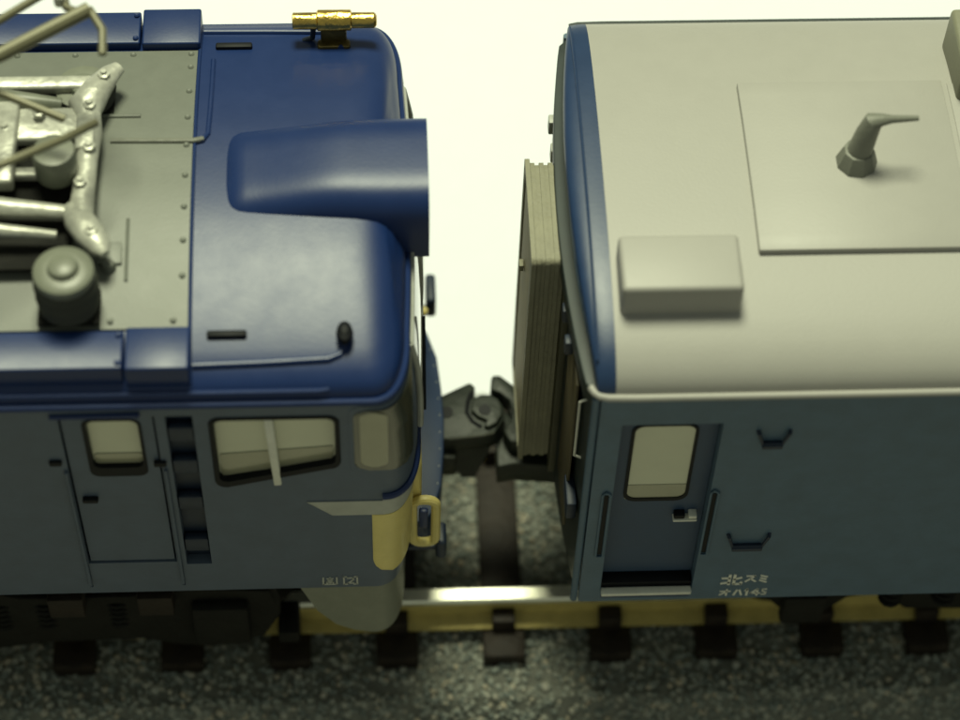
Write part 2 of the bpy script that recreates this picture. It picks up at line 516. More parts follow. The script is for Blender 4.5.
shell('white_band', zr(1.565, 1.672, 8), 0, wedge, M['stripe'], off=.005)
def yel(z):
    x = -.545 if z > 1.17 else -.545 + .10 * (1 - math.sqrt(max(0, 1 - ((1.17 - z) / .10) ** 2)))
    if z > 1.17: x -= .004
    return arc_of_x(z, x)
shell('cream_nose_panel', zr(1.074, 1.562, 18), 0, yel, M['cream_y'], off=.006)
# ledge under the windscreen
for sgn in (-1, 1):
    h = oline(1.71, .006, n=30)[::-1]
    pts = [(x, -sgn * y, 1.712) for x, y in h if x > -.66]
    mb = MB(); mb.tube(pts, .016, 8); lp(mb.build('waist_ledge', M['blue']))
    pts = [(x, -sgn * y, 1.690) for x, y in oline(1.68, .008, n=30)[::-1] if -.56 < x < -.40]
    mb = MB(); mb.tube(pts, .009, 8); lp(mb.build('lamp_trim', M['stripe']))
# corner glass and windscreens with black gaskets
g0 = shell('corner_window', zr(1.895, 2.375, 24), lambda z: arc_of_x(z, -.375), lambda z: arc_of_x(z, -.635), M['side'], off=.004, corner=.05)
g1 = shell('pane', zr(1.92, 2.35, 24), lambda z: arc_of_x(z, -.385), lambda z: arc_of_x(z, -.622), M['dglass'], off=.010, corner=.05)
g2 = shell('pale_pane', zr(1.95, 2.34, 24), lambda z: arc_of_x(z, -.50), lambda z: arc_of_x(z, -.605), M['sillglass'], off=.013, corner=.04)  # paler patch over part of the corner pane
for a_, b_, c_ in zip(g0, g1, g2):
    b_.parent = a_; b_.location = (0, 0, 0); c_.parent = a_; c_.location = (0, 0, 0)
g0 = shell('windscreen', zr(1.80, 2.36, 10), .05, .66, M['dglass'], off=.012)
for sgn, o_ in zip((-1, 1), g0):
    for tt in (.04, .67):
        rows_ = []
        pts = []
        for z in zr(1.78, 2.37, 8):
            h = oline(z, .012, n=30)[::-1]; P = np.array(h); d = np.r_[0, np.linalg.norm(np.diff(P, axis=0), axis=1)].cumsum()
            pts.append((np.interp(tt, d, P[:, 0]), -sgn * np.interp(tt, d, P[:, 1]), z))
        mb = MB(); mb.tube(pts, .014, 8); mb.build('window_surround', M['stripe'], o_)
    for z in (1.785, 2.365):
        h = oline(z, .012, n=30)[::-1]; P = np.array(h); d = np.r_[0, np.linalg.norm(np.diff(P, axis=0), axis=1)].cumsum()
        pts = [(np.interp(tt, d, P[:, 0]), -sgn * np.interp(tt, d, P[:, 1]), z) for tt in np.linspace(.04, .67, 20)]
        mb = MB(); mb.tube(pts, .013, 8); mb.build('window_surround', M['stripe'], o_)
    # wiper
    mb = MB(); mb.tube([(-.318, sgn * .62, 1.82), (-.318, sgn * .40, 2.18)], .008, 6); mb.build('wiper', M['black'], o_)

# gutter and roof seams
for s in (-1, 1):
    h = oline(2.42, .006, n=20)
    mb = MB(); mb.tube([(x, s * -y, 2.415) for x, y in h], .017, 8); lp(mb.build('gutter', M['blue']))
def slab_on_roof(x0, x1, y0, y1, zt, zb, bev, name, material, par=None):
    mb = MB(); mb.box(x0, x1, min(y0, y1), max(y0, y1), zb, zt, bev, 3); return lp(mb.build(name, material), par)
for s in (-1, 1):
    slab_on_roof(XL, -1.487, s * .745, s * .925, 2.600, 2.46, .008, 'roof_side_box', M['blue'])
    slab_on_roof(-1.478, -1.232, s * .735, s * .935, 2.606, 2.45, .009, 'roof_side_box', M['blue'])
    for x in (-1.505,):
        for yy in (.77, .90):
            mb = MB(); mb.lathe([(.012, 0), (.012, .008), (.006, .013)], (x, s * yy, 2.599), 10); lp(mb.build('bolt', M['blue']))
    # ledge line below the boxes and long cover strip
    mb = MB(); mb.tube([(XL, s * .955, 2.465), (-.74, s * .955, 2.465), (-.70, s * .948, 2.465)], .012, 8); lp(mb.build('roof_seam', M['blue']))
    # pressed rib along cab roof ending in an upturned hook
    mb = MB()
    zr_ = lambda yy: 2.585 if abs(yy) < .8 else 2.56
    mb.tube([(-1.225, s * .868, roofz(.868)+.004), (-.95, s * .862, roofz(.862)+.004), (-.70, s * .852, roofz(.852)+.004), (-.655, s * .835, roofz(.835)+.004), (-.640, s * .80, roofz(.80)+.004), (-.640, s * .73, roofz(.73)+.004)], .013, 10)
    lp(mb.build('roof_rib', M['blue']))
    # slotted hand hold
    mb = MB(); mb.box(-1.17, -1.015, min(s * .735, s * .765), max(s * .735, s * .765), 2.53, 2.578, .008); lp(mb.build('roof_cleat', M['black']))
mb = MB(); mb.lathe([(.028, 0), (.034, .02), (.030, .05), (.012, .065)], (0, 0, 0), 18)
o = mb.build('marker_boss', M['black']); lp(o); o.location = (2.6 - .635, -.775, 2.572); o.scale = (1.0, 1.5, .8)

# grey roof panel, slightly cambered, with screws along the edges
mb = MB()
ys = np.linspace(-.722, .722, 25)
top = [(y, roofz(y) + .010) for y in ys]; bot = [(y, roofz(y) - .02) for y in ys[::-1]]
mb.prism(top + bot, XL, -1.243, axis='x')
pan = lp(mb.build('grey_roof_panel', M['grey'], ang=25))
def stud(x, y, r=.013):
    mb = MB(); mb.lathe([(r, 0), (r, .006), (r * .5, .012)], (x, y, roofz(y) + .008), 10); return mb.build('screw', M['grey'], pan)
for k in range(8): stud(-1.268, -.50 + k * .158)
for k in range(6):
    stud(-1.27 - k * .243, .695); stud(-1.30 - k * .243, -.69)
# pressed lines on the panel
for x0, x1, y in ((-1.70, -1.46, .30),):
    mb = MB(); mb.tube([(x0, y, roofz(y)+.012), (x1, y, roofz(y)+.012)], .010, 8); mb.build('pressed_bead', M['grey'], pan)
mb = MB(); mb.tube([(-1.487, yy, roofz(yy)+.012) for yy in np.linspace(-.52,-.24,8)], .007, 8); mb.build('pressed_bead', M['grey'], pan)
mb = MB(); mb.box(-1.60, -1.505, -.45, -.24, 2.60, 2.640, .004); mb.build('terminal_plate', M['grey'], pan)
mb = MB(); mb.lathe([(.03, 0), (.03, .03), (.022, .05)], (-1.555, -.46, 2.605), 14); mb.build('terminal_plate', M['grey'], pan)
mb = MB(); mb.tube([(-1.236, y, roofz(y) + .004) for y in np.linspace(-.93, .93, 40)], .008, 8); lp(mb.build('roof_seam', M['blue']))
mb = MB(); mb.tube([(-.80, .80, 2.54), (-.76, .80, 2.56), (-.755, .79, 2.63)], .012, 8); lp(mb.build('air_pipe', M['niche']))
mb = MB(); mb.tube([(-1.575, .158, 2.658), (-1.24, .152, 2.660), (-1.20, .165, 2.655)], .012, 8)
lp(mb.build('conduit', M['agrey']))
mb = MB(); mb.tube([(-1.245, .150, 2.658), (-1.205, .160, 2.652), (-1.183, .20, 2.646), (-1.178, .35, roofz(.35)+.002), (-1.176, .5, roofz(.5)+.002), (-1.176, .66, roofz(.66)+.002)], .011, 8)
lp(mb.build('conduit', M['blue']))

# hood over the headlamps with the overhanging visor
def hsec(hw, ht, base, n=48, e=3.9):
    out = []
    for k in range(n + 1):
        a = math.pi * k / n
        c, s_ = math.cos(a), math.sin(a)
        out.append((-hw * math.copysign(abs(c) ** (2 / e), c), base + ht * abs(s_) ** (2 / e)))
    return out
mb = MB()
rows = []
for k in range(26):
    t_ = (k / 25) ** 1.3
    x = -1.185 + (1.185 - .335) * t_
    f = 1 - (1 - min(1, (x + 1.185) / .15)) ** 2
    f = math.sqrt(max(0.0004, f))
    hw = .250 * (0.72 + .28 * f) + .018 * sstep(-.9, -.4, x); ht = (.302 * f * (.77 + .23 * sstep(-1.15, -.60, x)))
    rows.append([(x, y, z) for y, z in hsec(hw, ht, 2.44)])
mb.grid(rows, closed=True, cap=True)
hood = lp(mb.build('headlamp_hood', M['blue'], ang=50))
mb = MB()
rows = []
for k in range(8):
    x = -.352 + (.352 - .292) * k / 7
    dz = -.10 * sstep(-.40, -.36, x)
    o1 = hsec(.2685, .3025, 2.44, 48); o1 = [(y, z) for y, z in o1]
    o1 = [(-.2685, 2.41)] + o1 + [(.2685, 2.41)]
    i1 = [(y * .93, z if z < 2.4101 else 2.44 + (z - 2.44) * .93) for y, z in o1]
    rows.append([(x - .02 * (2.785 - z) * 0, y, z) for y, z in o1 + i1[::-1]])
mb.grid(rows, closed=True, cap=True)
lp(mb.build('visor', M['blue'], ang=50))
for s in (-1, 1):
    mb = MB(); mb.lathe([(.06, 0), (.06, .02), (.05, .03), (.03, .034)], (-.336, s * .10, 2.60), 18, axis='x'); mb.build('headlamp', M['glass'], hood)
for o_ in hood.children: pass

# brass whistle on its mount
wm = MB(); wm.box(-.725, -.615, .765, .830, 2.45, 2.65, .012); wm.box(-.74, -.60, .73, .78, 2.45, 2.575, .012)
wh = lp(wm.build('whistle', M['brassdark']))
mb = MB()
mb.lathe([(.030, 0), (.036, .004), (.036, .13), (.030, .135), (.026, .14), (.026, .150), (.034, .155), (.034, .20)], (-.842, .795, 2.668), 20, axis='x')
mb.build('horn_barrel', M['gold'], wh)
mb = MB(); mb.lathe([(.030, 0), (.040, .004), (.045, .008), (.045, .145), (.038, .150)], (-.742, .795, 2.670), 20, axis='x')
mb.build('horn_collar', M['gold'], wh)
mb = MB(); mb.lathe([(.030, 0), (.034, .004), (.034, .10), (.028, .108), (.020, .112)], (-.598, .795, 2.668), 20, axis='x')
mb.build('horn_bell', M['gold'], wh)

# skirt, front plough plate, steps, handrails, lamps
for s in (-1, 1):
    h = [(x, y) for x, y in oline(1.15, -.028, n=20) if x > -.9 and abs(y) > .30]
    h = [(-.875, h[0][1]), (-.80, h[0][1]), (-.72, h[0][1]), (-.64, h[0][1])] + [q for q in h if q[0] > -.60]
    bz = lambda x: float(np.interp(x, [-.875, -.86, -.80, -.74, -.66, -.56], [.92, .80, .69, .58, .51, .48]))
    mb = MB()
    o1 = [(x, s * -y, .935) for x, y in h]; o2 = [(x, s * -y, bz(x)) for x, y in h]
    i1 = [(x - .02, s * -(y + .03), .935) for x, y in h]; i2 = [(x - .02, s * -(y + .03), bz(x)) for x, y in h]
    mb.grid([o1, o2, i2, i1, o1]); mb.grid([[o1[-1], o2[-1]], [i1[-1], i2[-1]]])
    lp(mb.build('skirt', M['skirt']))
mb = MB()
half = [(-.56, -.31), (-.50, -.270), (-.36, -.228), (-.18, -.212), (0, -.205)]
pts = [(x, y) for y, x in half] + [(x, -y) for y, x in half[:-1][::-1]] + [(-.42, .56), (-.42, -.56)]
mb.prism(pts, .60, .80, axis='z', bev=.010)
plw = lp(mb.build('plough_plate', M['cblue']))
for k in range(24):
    yy = -.54 + k * .047
    xx = float(np.interp(abs(yy), [0, .18, .36, .50, .56], [-.205, -.212, -.228, -.270, -.31]))
    if k % 2 == 0:
        mb = MB(); mb.lathe([(.004, 0), (.004, .004), (.002, .006)], (xx - .018, yy, .797), 8); mb.build('rivet', M['stripe'], plw)
for s in (-1, 1):
    mb = MB(); mb.box(-.265 - (.008 if s > 0 else 0), -.215 - (.008 if s > 0 else 0), *((-.72, -.60) if s < 0 else (.63, .80)), .74, .88, .018, 3); mb.box(-.42, -.26, s * .66 - .02, s * .66 + .02, .755, .785, .006); lp(mb.build('front_step', M['niche']))
    # loop handrail standing off the corner
    cx, cz, hx, hz, r_ = (-.318 if s < 0 else -.36), 1.045, .052, .190, .034
    pts = [(p_[0], s * .70, p_[1]) for p_ in rrect(cx - hx, cx + hx, cz - hz + .01, cz + hz - .01, r_ + .01, 4)]
    mb = MB(); mb.tube(pts, .022, 10, closed=True); lp(mb.build('corner_handrail', M['cream_y']))
    mb = MB(); mb.box(-.340, -.300, s * .68 - .02, s * .68 + .008, .98, 1.12, .008); lp(mb.build('hand_grip', M['blue']))
    mb = MB(); mb.box(-.40, -.328 if s < 0 else -.350, min(s * .50, s * .68), max(s * .50, s * .68), 1.16, 1.47, .028, 3); lp(mb.build('tail_lamp_housing', M['cream_y']))
    mb = MB(); mb.tube([(-.345, s * .30, 1.55), (-.33, s * .30, 1.60), (-.335, s * .34, 2.0)], .008, 6); lp(mb.build('nose_handrail', M['black']))

mb = MB(); mb.lathe([(.022, 0), (.022, .02), (.012, .028)], (-.290, .46, 1.02), 12); lp(mb.build('coupling_lever', M['cream_y']))
# markings on the side sill
def strokes(mb, segs, x0, x1, z0, z1, w_, y):
    for (a, b_), (c, d) in segs:
        p = Vector((x0 + a * (x1 - x0), z0 + b_ * (z1 - z0))); q = Vector((x0 + c * (x1 - x0), z0 + d * (z1 - z0)))
        dr_ = (q - p).normalized(); n_ = Vector((-dr_.y, dr_.x)) * w_ / 2; e = dr_ * w_ * .3
        mb.prism([tuple(p - e + n_), tuple(p - e - n_), tuple(q + e - n_), tuple(q + e + n_)], y, y + .006)
FR = [((0, 0), (0, 1)), ((1, 0), (1, 1)), ((0, 0), (.25, 0)), ((.75, 0), (1, 0)), ((0, 1), (.2, 1)), ((.8, 1), (1, 1))]
mb = MB(); strokes(mb, [((0, 0), (0, 1)), ((1, 0), (1, 1)), ((0, 0), (1, 0)), ((.28, .85), (.72, .85)), ((.5, 1.0), (.5, .85)), ((.35, .62), (.65, .62)), ((.28, .4), (.28, .12)), ((.28, .4), (.72, .4)), ((.72, .4), (.72, .12)), ((.42, .22), (.58, .22))], -.765, -.706, .982, 1.040, .0075, -.9745)
lp(mb.build('depot_mark', M['stripe']))
mb = MB(); strokes(mb, FR + [((.28, .82), (.7, .85)), ((.7, .85), (.7, .55)), ((.7, .55), (.3, .15)), ((.3, .15), (.74, .15))], -.675, -.617, .980, 1.044, .0075, -.9745)
lp(mb.build('depot_mark', M['stripe']))

# chassis, bogie and coupler
mb = MB(); mb.box(XL, -.46, -.80, .80, .70, .938)
lp(mb.build('chassis', M['dark']))
for s in (-1, 1):
    mb = MB()
    mb.prism([(-3.2, .42), (-3.1, .66), (-2.35, .70), (-2.15, .60), (-1.65, .60), (-1.45, .66), (-1.02, .62), (-.98, .40), (-1.06, .20), (-1.30, .10), (-1.50, .14), (-1.62, .20), (-2.1, .18), (-2.35, .12), (-2.7, .10), (-3.1, .20)], s * .80, s * .70, bev=.012)
    bf = lp(mb.build('bogie_frame', M['dark']))
    for x in (-2.75, -1.25):
        mb = MB(); mb.box(x - .13, x + .13, min(s * .78, s * .86), max(s * .78, s * .86), .22, .56, .025); mb.build('axle_box', M['dark'], bf)
    for x in (-2.25, -2.05, -1.72):
        mb = MB()
        for k in range(5): mb.lathe([(.05, 0), (.06, .01), (.05, .02)], (x, s * .765, .34 + k * .045), 12)
        mb.build('spring', M['dark'], bf)
    for x in (-2.62, -1.95, -1.55):
        mb = MB(); mb.box(x - .06, x + .10, min(s * .80, s * .88), max(s * .80, s * .88), .56, .72, .01); mb.build('brake_bracket', M['sleeper'], bf)
    mb = MB(); mb.box(-1.0, -.90, min(s * .62, s * .80), max(s * .62, s * .80), .12, .22, .015); mb.build('sand_pipe', M['dark'], bf)
for x in (-2.75, -1.25):
    for s in (-1, 1):
        mb = MB(); mb.lathe([(.20, -.05), (.30, -.05), (.335, -.045), (.335, -.02), (.29, -.015), (.285, .03), (.12, .035)] if s < 0 else [(.12, -.035), (.285, -.03), (.29, .015), (.335, .02), (.335, .045), (.30, .05), (.20, .05)], (x, s * .50, .285), 32, axis='y')
        lp(mb.build('wheel', M['dark']))

def coupler(par, pts_top, pts_low, knuckle, pin, shank, parent_fn):
    mb = MB()
    mb.prism(pts_top, .66, .78, axis='z', bev=.014)
    mb.prism(pts_low, .52, .675, axis='z', bev=.012)
    mb.box(*shank, .015)
    c = parent_fn(mb.build('coupler', M['coup']))
    mb = MB(); mb.lathe([(.030, 0), (.030, .012)], (pin[0], pin[1], .796), 14); mb.build('pivot_pin', M['black'], c)
    return c
lc = coupler('l',
    [(-.34, -.10), (-.34, .10), (-.214, .151), (-.074, .225), (-.048, .198), (-.062, .135), (-.030, .150), (.020, .145), (.062, .118), (.084, .070), (.080, .010), (.050, -.040), (.030, -.070), (-.04, -.085), (-.192, -.098), (-.25, -.10)],
    [(-.34, -.13), (-.15, -.14), (-.15, .02), (-.34, .05)],
    (-.010, .045, .100), (-.012, .045), (-.50, -.25, -.07, .07, .58, .74), lp)
mb = MB(); mb.lathe([(.032, 0), (.032, .012)], (-.192, .052, .772), 14); mb.build('pivot_pin', M['black'], lc)
mb = MB(); mb.grid([[(-.19, -.075, .66), (-.19, .05, .66), (.0, .05, .66), (.02, -.06, .66)], [(-.12, -.11, .46), (-.12, .02, .46), (-.06, .02, .46), (-.055, -.11, .46)]], closed=True, cap=True)
mb.build('jaw', M['coup'], lc)
mb = MB(); mb.prism([(-.070, .100), (-.030, .138), (.018, .134), (.052, .110), (.072, .068), (.068, .015), (.042, -.030), (.005, -.052), (-.02, -.045), (-.005, -.010), (-.045, .010), (-.078, .045)], .77, .805, axis='z', bev=.010, seg=3)
mb.build('knuckle', M['coup'], lc)
mb = MB(); mb.tube([(-.068, .165, .776), (-.088, .110, .776), (-.096, .050, .776), (-.070, -.005, .776), (-.030, -.035, .776)], .012, 8); mb.build('knuckle_slot', M['black'], lc)
mb = MB(); mb.tube([(-.185, -.094, .772), (-.10, -.088, .776), (-.02, -.080, .776), (.030, -.064, .774)], .006, 8); mb.build('edge_shine', M['insdark'], lc)  # lighter tube paints the shine along the front edge of the head
# ---- pantograph (folded on the roof)
pant = MB()
# cross frame casting
def bar(p, q, w_, h_, mbx):
    p = Vector(p); q = Vector(q); d = (q - p); L_ = d.length
    mtx = Matrix.Translation((p + q) / 2) @ d.to_track_quat('X', 'Z').to_matrix().to_4x4()
    mbx.box(-L_ / 2, L_ / 2, -w_ / 2, w_ / 2, -h_ / 2, h_ / 2, min(w_, h_) * .3, 3, mtx)
Z0 = 2.75
def blob(pts, rr, mbx, fl=.7):
    t_ = MB(); t_.tube(pts, rr, 14)
    bmesh.ops.transform(t_.bm, matrix=Matrix.Translation((0, 0, Z0)) @ Matrix.Scale(fl, 4, (0, 0, 1)) @ Matrix.Translation((0, 0, -Z0)), verts=t_.bm.verts)
    mbx.add(t_.bm)
blob([(-1.545, .475, Z0), (-1.58, .44, Z0), (-1.63, .36, Z0), (-1.67, .27, Z0), (-1.66, .20, Z0)], [.030, .045, .062, .075, .045], pant)
blob([(-1.665, .30, Z0), (-1.645, .12, Z0), (-1.65, -.02, Z0), (-1.655, -.18, Z0), (-1.66, -.30, Z0)], [.05, .050, .044, .046, .052], pant)
for x_, y_ in ((-1.60, .40), (-1.65, .24), (-1.64, .02), (-1.665, -.16), (-1.61, -.40), (-1.85, .20), (-1.98, .12)):
    pant.lathe([(.026, 0), (.026, .018), (.014, .022), (.012, .034)], (x_, y_, Z0 + .03), 6)
pant.box(-1.70, -1.62, .02, .20, Z0 - .03, Z0 + .035, .01); pant.box(-2.02, -1.93, -.16, .26, Z0 - .02, Z0 + .05, .012)
blob([(-1.70, -.25, Z0), (-1.665, -.32, Z0), (-1.62, -.39, Z0), (-1.575, -.46, Z0), (-1.555, -.49, Z0)], [.04, .062, .062, .046, .02], pant)
bar((-3.0, .16, Z0 - .01), (-1.68, .17, Z0 - .01), .17, .05, pant)
bar((-3.0, -.06, Z0 - .03), (-1.69, -.06, Z0 - .03), .05, .04, pant)
bar((-3.0, .40, Z0 - .02), (-1.62, .40, Z0 - .02), .07, .05, pant)
pg = lp(pant.build('pantograph', M['silver'], ang=50))
for x, y in ((-1.70, -.62), (-1.69, .40), (-2.75, -.62), (-2.75, .40)):
    zt = roofz(y) + .008; hh = 2.835 - zt if y < 0 else 2.72 - zt
    mb = MB()
    pf = [(.10, 0), (.12, hh * .12), (.10, hh * .25), (.125, hh * .38), (.10, hh * .50), (.125, hh * .64), (.10, hh * .76), (.118, hh * .84), (.116, hh * .95), (.095, hh), (.062, hh * 1.0), (.055, hh + .02), (.045, hh + .026)]
    mb.lathe(pf[:7], (x, y, zt), 28); mb.build('insulator', M['insdark'], pg)
    mb = MB(); mb.lathe([(.102, hh * .70)] + pf[7:], (x, y, zt), 28); mb.build('insulator_cap', M['insul'], pg)
    mb = MB(); mb.box(x - .12, x + .12, y - .10, y + .10, zt, zt + .015, .005); mb.build('insulator_base', M['dark'], pg)
mb = MB(); mb.lathe([(.055, 0), (.085, .012), (.088, .13), (.080, .15), (.04, .155)], (-1.765, -.07, 2.73), 26); mb.build('spring_cylinder', M['insul'], pg)
for y, r_, x1 in ((-.265, .044, -1.72), (-.375, .028, -1.75), (.295, .04, -1.77)):
    mb = MB(); mb.tube([(-3.0, y, 2.76), (-2.0, y, 2.77), (x1, y - .01, 2.74)], [r_, r_, r_ * .7], 16); mb.build('air_cylinder', M['silver'] if y < 0 else M['insul'], pg)
mb = MB(); mb.box(-3.0, -1.70, -.50, .46, 2.655, 2.675, .006); mb.build('base_tray', M['dark'], pg)
def rods(paths, r, name='arm'):
    for p in paths:
        mb = MB(); mb.tube(p, r, 10); mb.build(name, M['rod'], pg)
rods([[(-2.6, -.19, 3.22), (-1.932, .096, 3.25), (-1.60, .30, 3.28)]], .030)
rods([[(-1.60, .30, 3.28), (-1.545, .20, 3.27), (-1.543, .10, 3.24)], [(-2.5, -.05, 3.2), (-1.946, .277, 3.25), (-1.74, .42, 3.28)], [(-1.72, .46, 3.28), (-1.69, .32, 3.27), (-1.62, .282, 3.27)]], .017)
rods([[(-2.6, -.70, 3.2), (-1.897, -.36, 3.15), (-1.69, -.22, 3.12), (-1.58, -.08, 3.05)], [(-2.5, .20, 3.2), (-1.92, .02, 3.1), (-1.70, -.06, 3.05)]], .017)
mb = MB(); mb.box(-1.74, -1.69, .33, .40, 3.25, 3.31, .015); mb.build('arm_joint', M['silver'], pg)

# ================================================================== COACH
car = thing('passenger_coach', 'model coach with pale grey roof, teal blue side and ribbed gangway bellows', 'railway coach', (2.9, 0, 0))
def cp(o, par=None):
    if par is None: o.parent = car; o.location = (-2.9, 0, 0)
    else: o.parent = par
    return o
CW = .97
def xe(y): return .272 + .075 * (abs(y) / .97) ** 2.0      # slightly bowed end
# body walls
mb = MB()
rows = []
for z in (.768, .79, 1.5, 2.30, 2.40):
    row = []
    for k in range(25):
        y = -1 + 2 * k / 24
        yy = y * (CW - .015)
        row.append((xe(yy) + .02, yy, z))
    row = [(XR, -CW, z), (.60, -CW, z), (.385, -CW, z), (.366, -CW + .004, z)] + row + [(.366, CW - .004, z), (.385, CW, z), (.60, CW, z), (XR, CW, z)]
    rows.append(row)
mb.grid(rows, closed=True, cap=True)
cbody = cp(mb.build('body', M['cside'], ang=30))
cm = MB()
for s in (-1, 1):
    cm.prism([(.458, .862), (.866, .862), (.866, 2.20), (.458, 2.20)], s * .99, s * .88)
cut(cbody, cm)
for s in (-1, 1):
    mb = MB(); ring_prism(mb, rrect(.460, .864, .93, 2.198, .003), rrect(.522, .775, 1.548, 2.105, .045), s * .912, s * .885)
    dr = cp(mb.build('door', M['cdoor']))
    mb = MB(); ring_prism(mb, rrect(.512, .786, 1.532, 2.120, .055), rrect(.526, .773, 1.554, 2.106, .042), s * .918, s * .89)
    fr = mb.build('window_frame', M['black'], dr)
    mb = MB(); mb.prism(rrect(.512, .785, 1.535, 2.118, .05), s * .911, s * .898); mb.build('pane', M['glass'], fr)
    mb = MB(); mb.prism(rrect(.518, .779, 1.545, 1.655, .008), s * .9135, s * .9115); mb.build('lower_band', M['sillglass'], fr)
    mb = MB(); mb.box(.738, .785, min(s * .905, s * .945), max(s * .905, s * .925), 1.422, 1.450, .006); mb.build('door_handle', M['black'], dr)
    mb = MB(); mb.box(.735, .838, min(s * .905, s * .948), max(s * .905, s * .930), 1.404, 1.416, .004); mb.box(.80, .835, min(s * .905, s * .949), max(s * .905, s * .925), 1.430, 1.450, .004); mb.build('door_latch', M['white'], dr)
    mb = MB(); mb.box(.461, .863, min(s * .883, s * .955), max(s * .883, s * .955), .864, .905, .003); cp(mb.build('recess_shade', M['black']))  # black strip painting in the shade on the recess floor below the door
    # step plate
    mb = MB(); mb.box(.462, .862, min(s * .960, s * .995), max(s * .960, s * .995), .852, .874, .004); cp(mb.build('step_plate', M['white']))
    mb = MB(); mb.box(.462, .862, min(s * .93, s * .974), max(s * .93, s * .974), .80, .846, .004); cp(mb.build('step_riser', M['cblue']))
    # recessed hand rails either side of the door
    for x in (.432, .885):
        mb = MB(); y_ = s * .976
        pts = [(x - .016, y_, 1.18), (x - .016, y_, 1.68), (x - .004, y_, 1.70), (x + .016, y_, 1.68), (x + .016, y_, 1.18), (x, y_, 1.17)]
        mb.tube(pts, .006, 8, closed=True); cp(mb.build('grab_rail', M['cside']))
        mb = MB(); mb.box(x - .009, x + .009, min(s * .968, s * .972), max(s * .968, s * .972), 1.185, 1.67); cp(mb.build('grab_rail_slot', M['black']))
    # U-shaped foot steps
    for x0, x1, z1, z0 in ((1.010, 1.142, 2.140, 2.055), (.978, 1.158, 1.330, 1.240)):
        mb = MB(); y_ = s * .985
        mb.tube([(x0, s * .966, z1), (x0 + .004, y_, z1), (x0 + .026, y_ , z0 + .01), (x1 - .026, y_, z0 + .01), (x1 - .004, y_, z1), (x1, s * .966, z1)], .0085, 8)
        mb.box(x0 + .024, x1 - .024, min(s * .966, s * 1.0), max(s * .966, s * 1.0), z0 - .012, z0 + .012, .004)
        cp(mb.build('foot_step', M['niche']))
    # corner post bead
    mb = MB(); mb.tube([(.345, s * .955, .775), (.345, s * .955, 2.38)], .016, 10); cp(mb.build('corner_bead', M['cside']))
    # gutter
    g_ = [(.322, s * .925, 2.410), (.335, s * .950, 2.408), (.355, s * .968, 2.408), (.39, s * .977, 2.408), (.50, s * .980, 2.408), (XR, s * .980, 2.408)]
    if s > 0: g_ = [(x, y + .002, z + .014) for x, y, z in g_[2:]]
    mb = MB(); mb.tube(g_, .0155 if s < 0 else .013, 12); cp(mb.build('gutter', M['cream'] if s < 0 else M['endw']))
# roof
PR = [(.97, 2.40), (.966, 2.425), (.950, 2.458), (.920, 2.490), (.875, 2.519), (.81, 2.546), (.71, 2.573), (.57, 2.598), (.41, 2.616), (.22, 2.627), (0, 2.63)]
prf = [(-a, z) for a, z in PR] + [(a, z) for a, z in PR[:-1][::-1]]
def rsec(x, inset=0.0, drop=0.0):
    out = []
    for y, z in prf:
        out.append((x, y * (1 - inset), 2.40 + (z - 2.40) * (1 - drop) if z > 2.40 else z))
    return out
mb = MB()
mb.grid([rsec(.418), rsec(2.0), rsec(XR)], closed=True, cap=True)
croof = cp(mb.build('roof', M['cream'], ang=40))
mb = MB()
rows = []
for k in range(13):
    t_ = k / 12
    u_ = 1 - t_
    row = []
    for y, z in prf:
        x_0 = xe(y)
        x = x_0 + (.4175 - x_0) * (1 - math.cos(t_ * math.pi / 2)) if t_ < 1 else .4175
        q = math.sin(t_ * math.pi / 2) ** .5 if t_ > 0 else 0
        row.append((x, y * (.985 + .015 * q), 2.392 + (z - 2.392) * (.74 + .26 * q)))
    rows.append(row)
mb.grid(rows, closed=True, cap=True)
cp(mb.build('roof_end', M['cblue'], ang=50))
# roof end seam
mb = MB(); mb.tube([(.345, y, z + .002) for y, z in prf if abs(y) < .90], .006, 6); cp(mb.build('roof_seam', M['cblue']))
# hatch
mb = MB()
hy = np.linspace(-.442, .442, 13)
def crz(y): return float(np.interp(abs(y), [a for a, z in PR[::-1]], [z for a, z in PR[::-1]]))
mb.prism([(y, crz(y) + .028) for y in hy] + [(y, crz(y) - .01) for y in hy[::-1]], 1.012, 1.872, axis='x', bev=.006)
cp(mb.build('roof_hatch', M['cream'], ang=25))
mb = MB(); mb.prism([(y, crz(y) + .005) for y in hy] + [(y, crz(y) - .01) for y in hy[::-1]], 1.90, 2.75, axis='x', bev=.003)
cp(mb.build('roof_panel', M['cream'], ang=25))
# antenna
mb = MB(); mb.lathe([(.080, 0), (.086, .015), (.066, .080), (.060, .090), (.050, .092)], (1.452, -.012, 2.645), 9)
an = cp(mb.build('antenna', M['agrey'], ang=20))
mb = MB(); mb.tube([(1.455, -.012, 2.73), (1.470, -.005, 2.83), (1.487, 0, 2.90), (1.52, 0, 2.905), (1.56, 0, 2.908), (1.665, 0, 2.912)], [.052, .046, .040, .026, .017, .011], 14); mb.build('whip', M['agrey'], an)
# ventilator boxes
def vent(x0, x1, y0, y1, zt):
    mb = MB()
    sg = -1 if y0 < 0 else 1
    n_, f_ = (y0, y1)
    mb.prism([(y1, 2.57), (y1, zt), (y0 + .012 * 1, zt - .004), (y0, 2.50)], x0, x1, axis='x', bev=.020, seg=4)
    v = cp(mb.build('roof_ventilator', M['cream'], ang=30))
    return v
v1 = vent(.442, .918, -.705, -.425, 2.735)
mb = MB(); mb.box(.462, .925, -.700, -.66, 2.50, 2.70, .004)
v2 = vent(1.925, 2.40, .335, .70, 2.80)
v2.data.materials.clear(); v2.data.materials.append(M['vent2'])

# end wall fittings
mb = MB()
ring = []
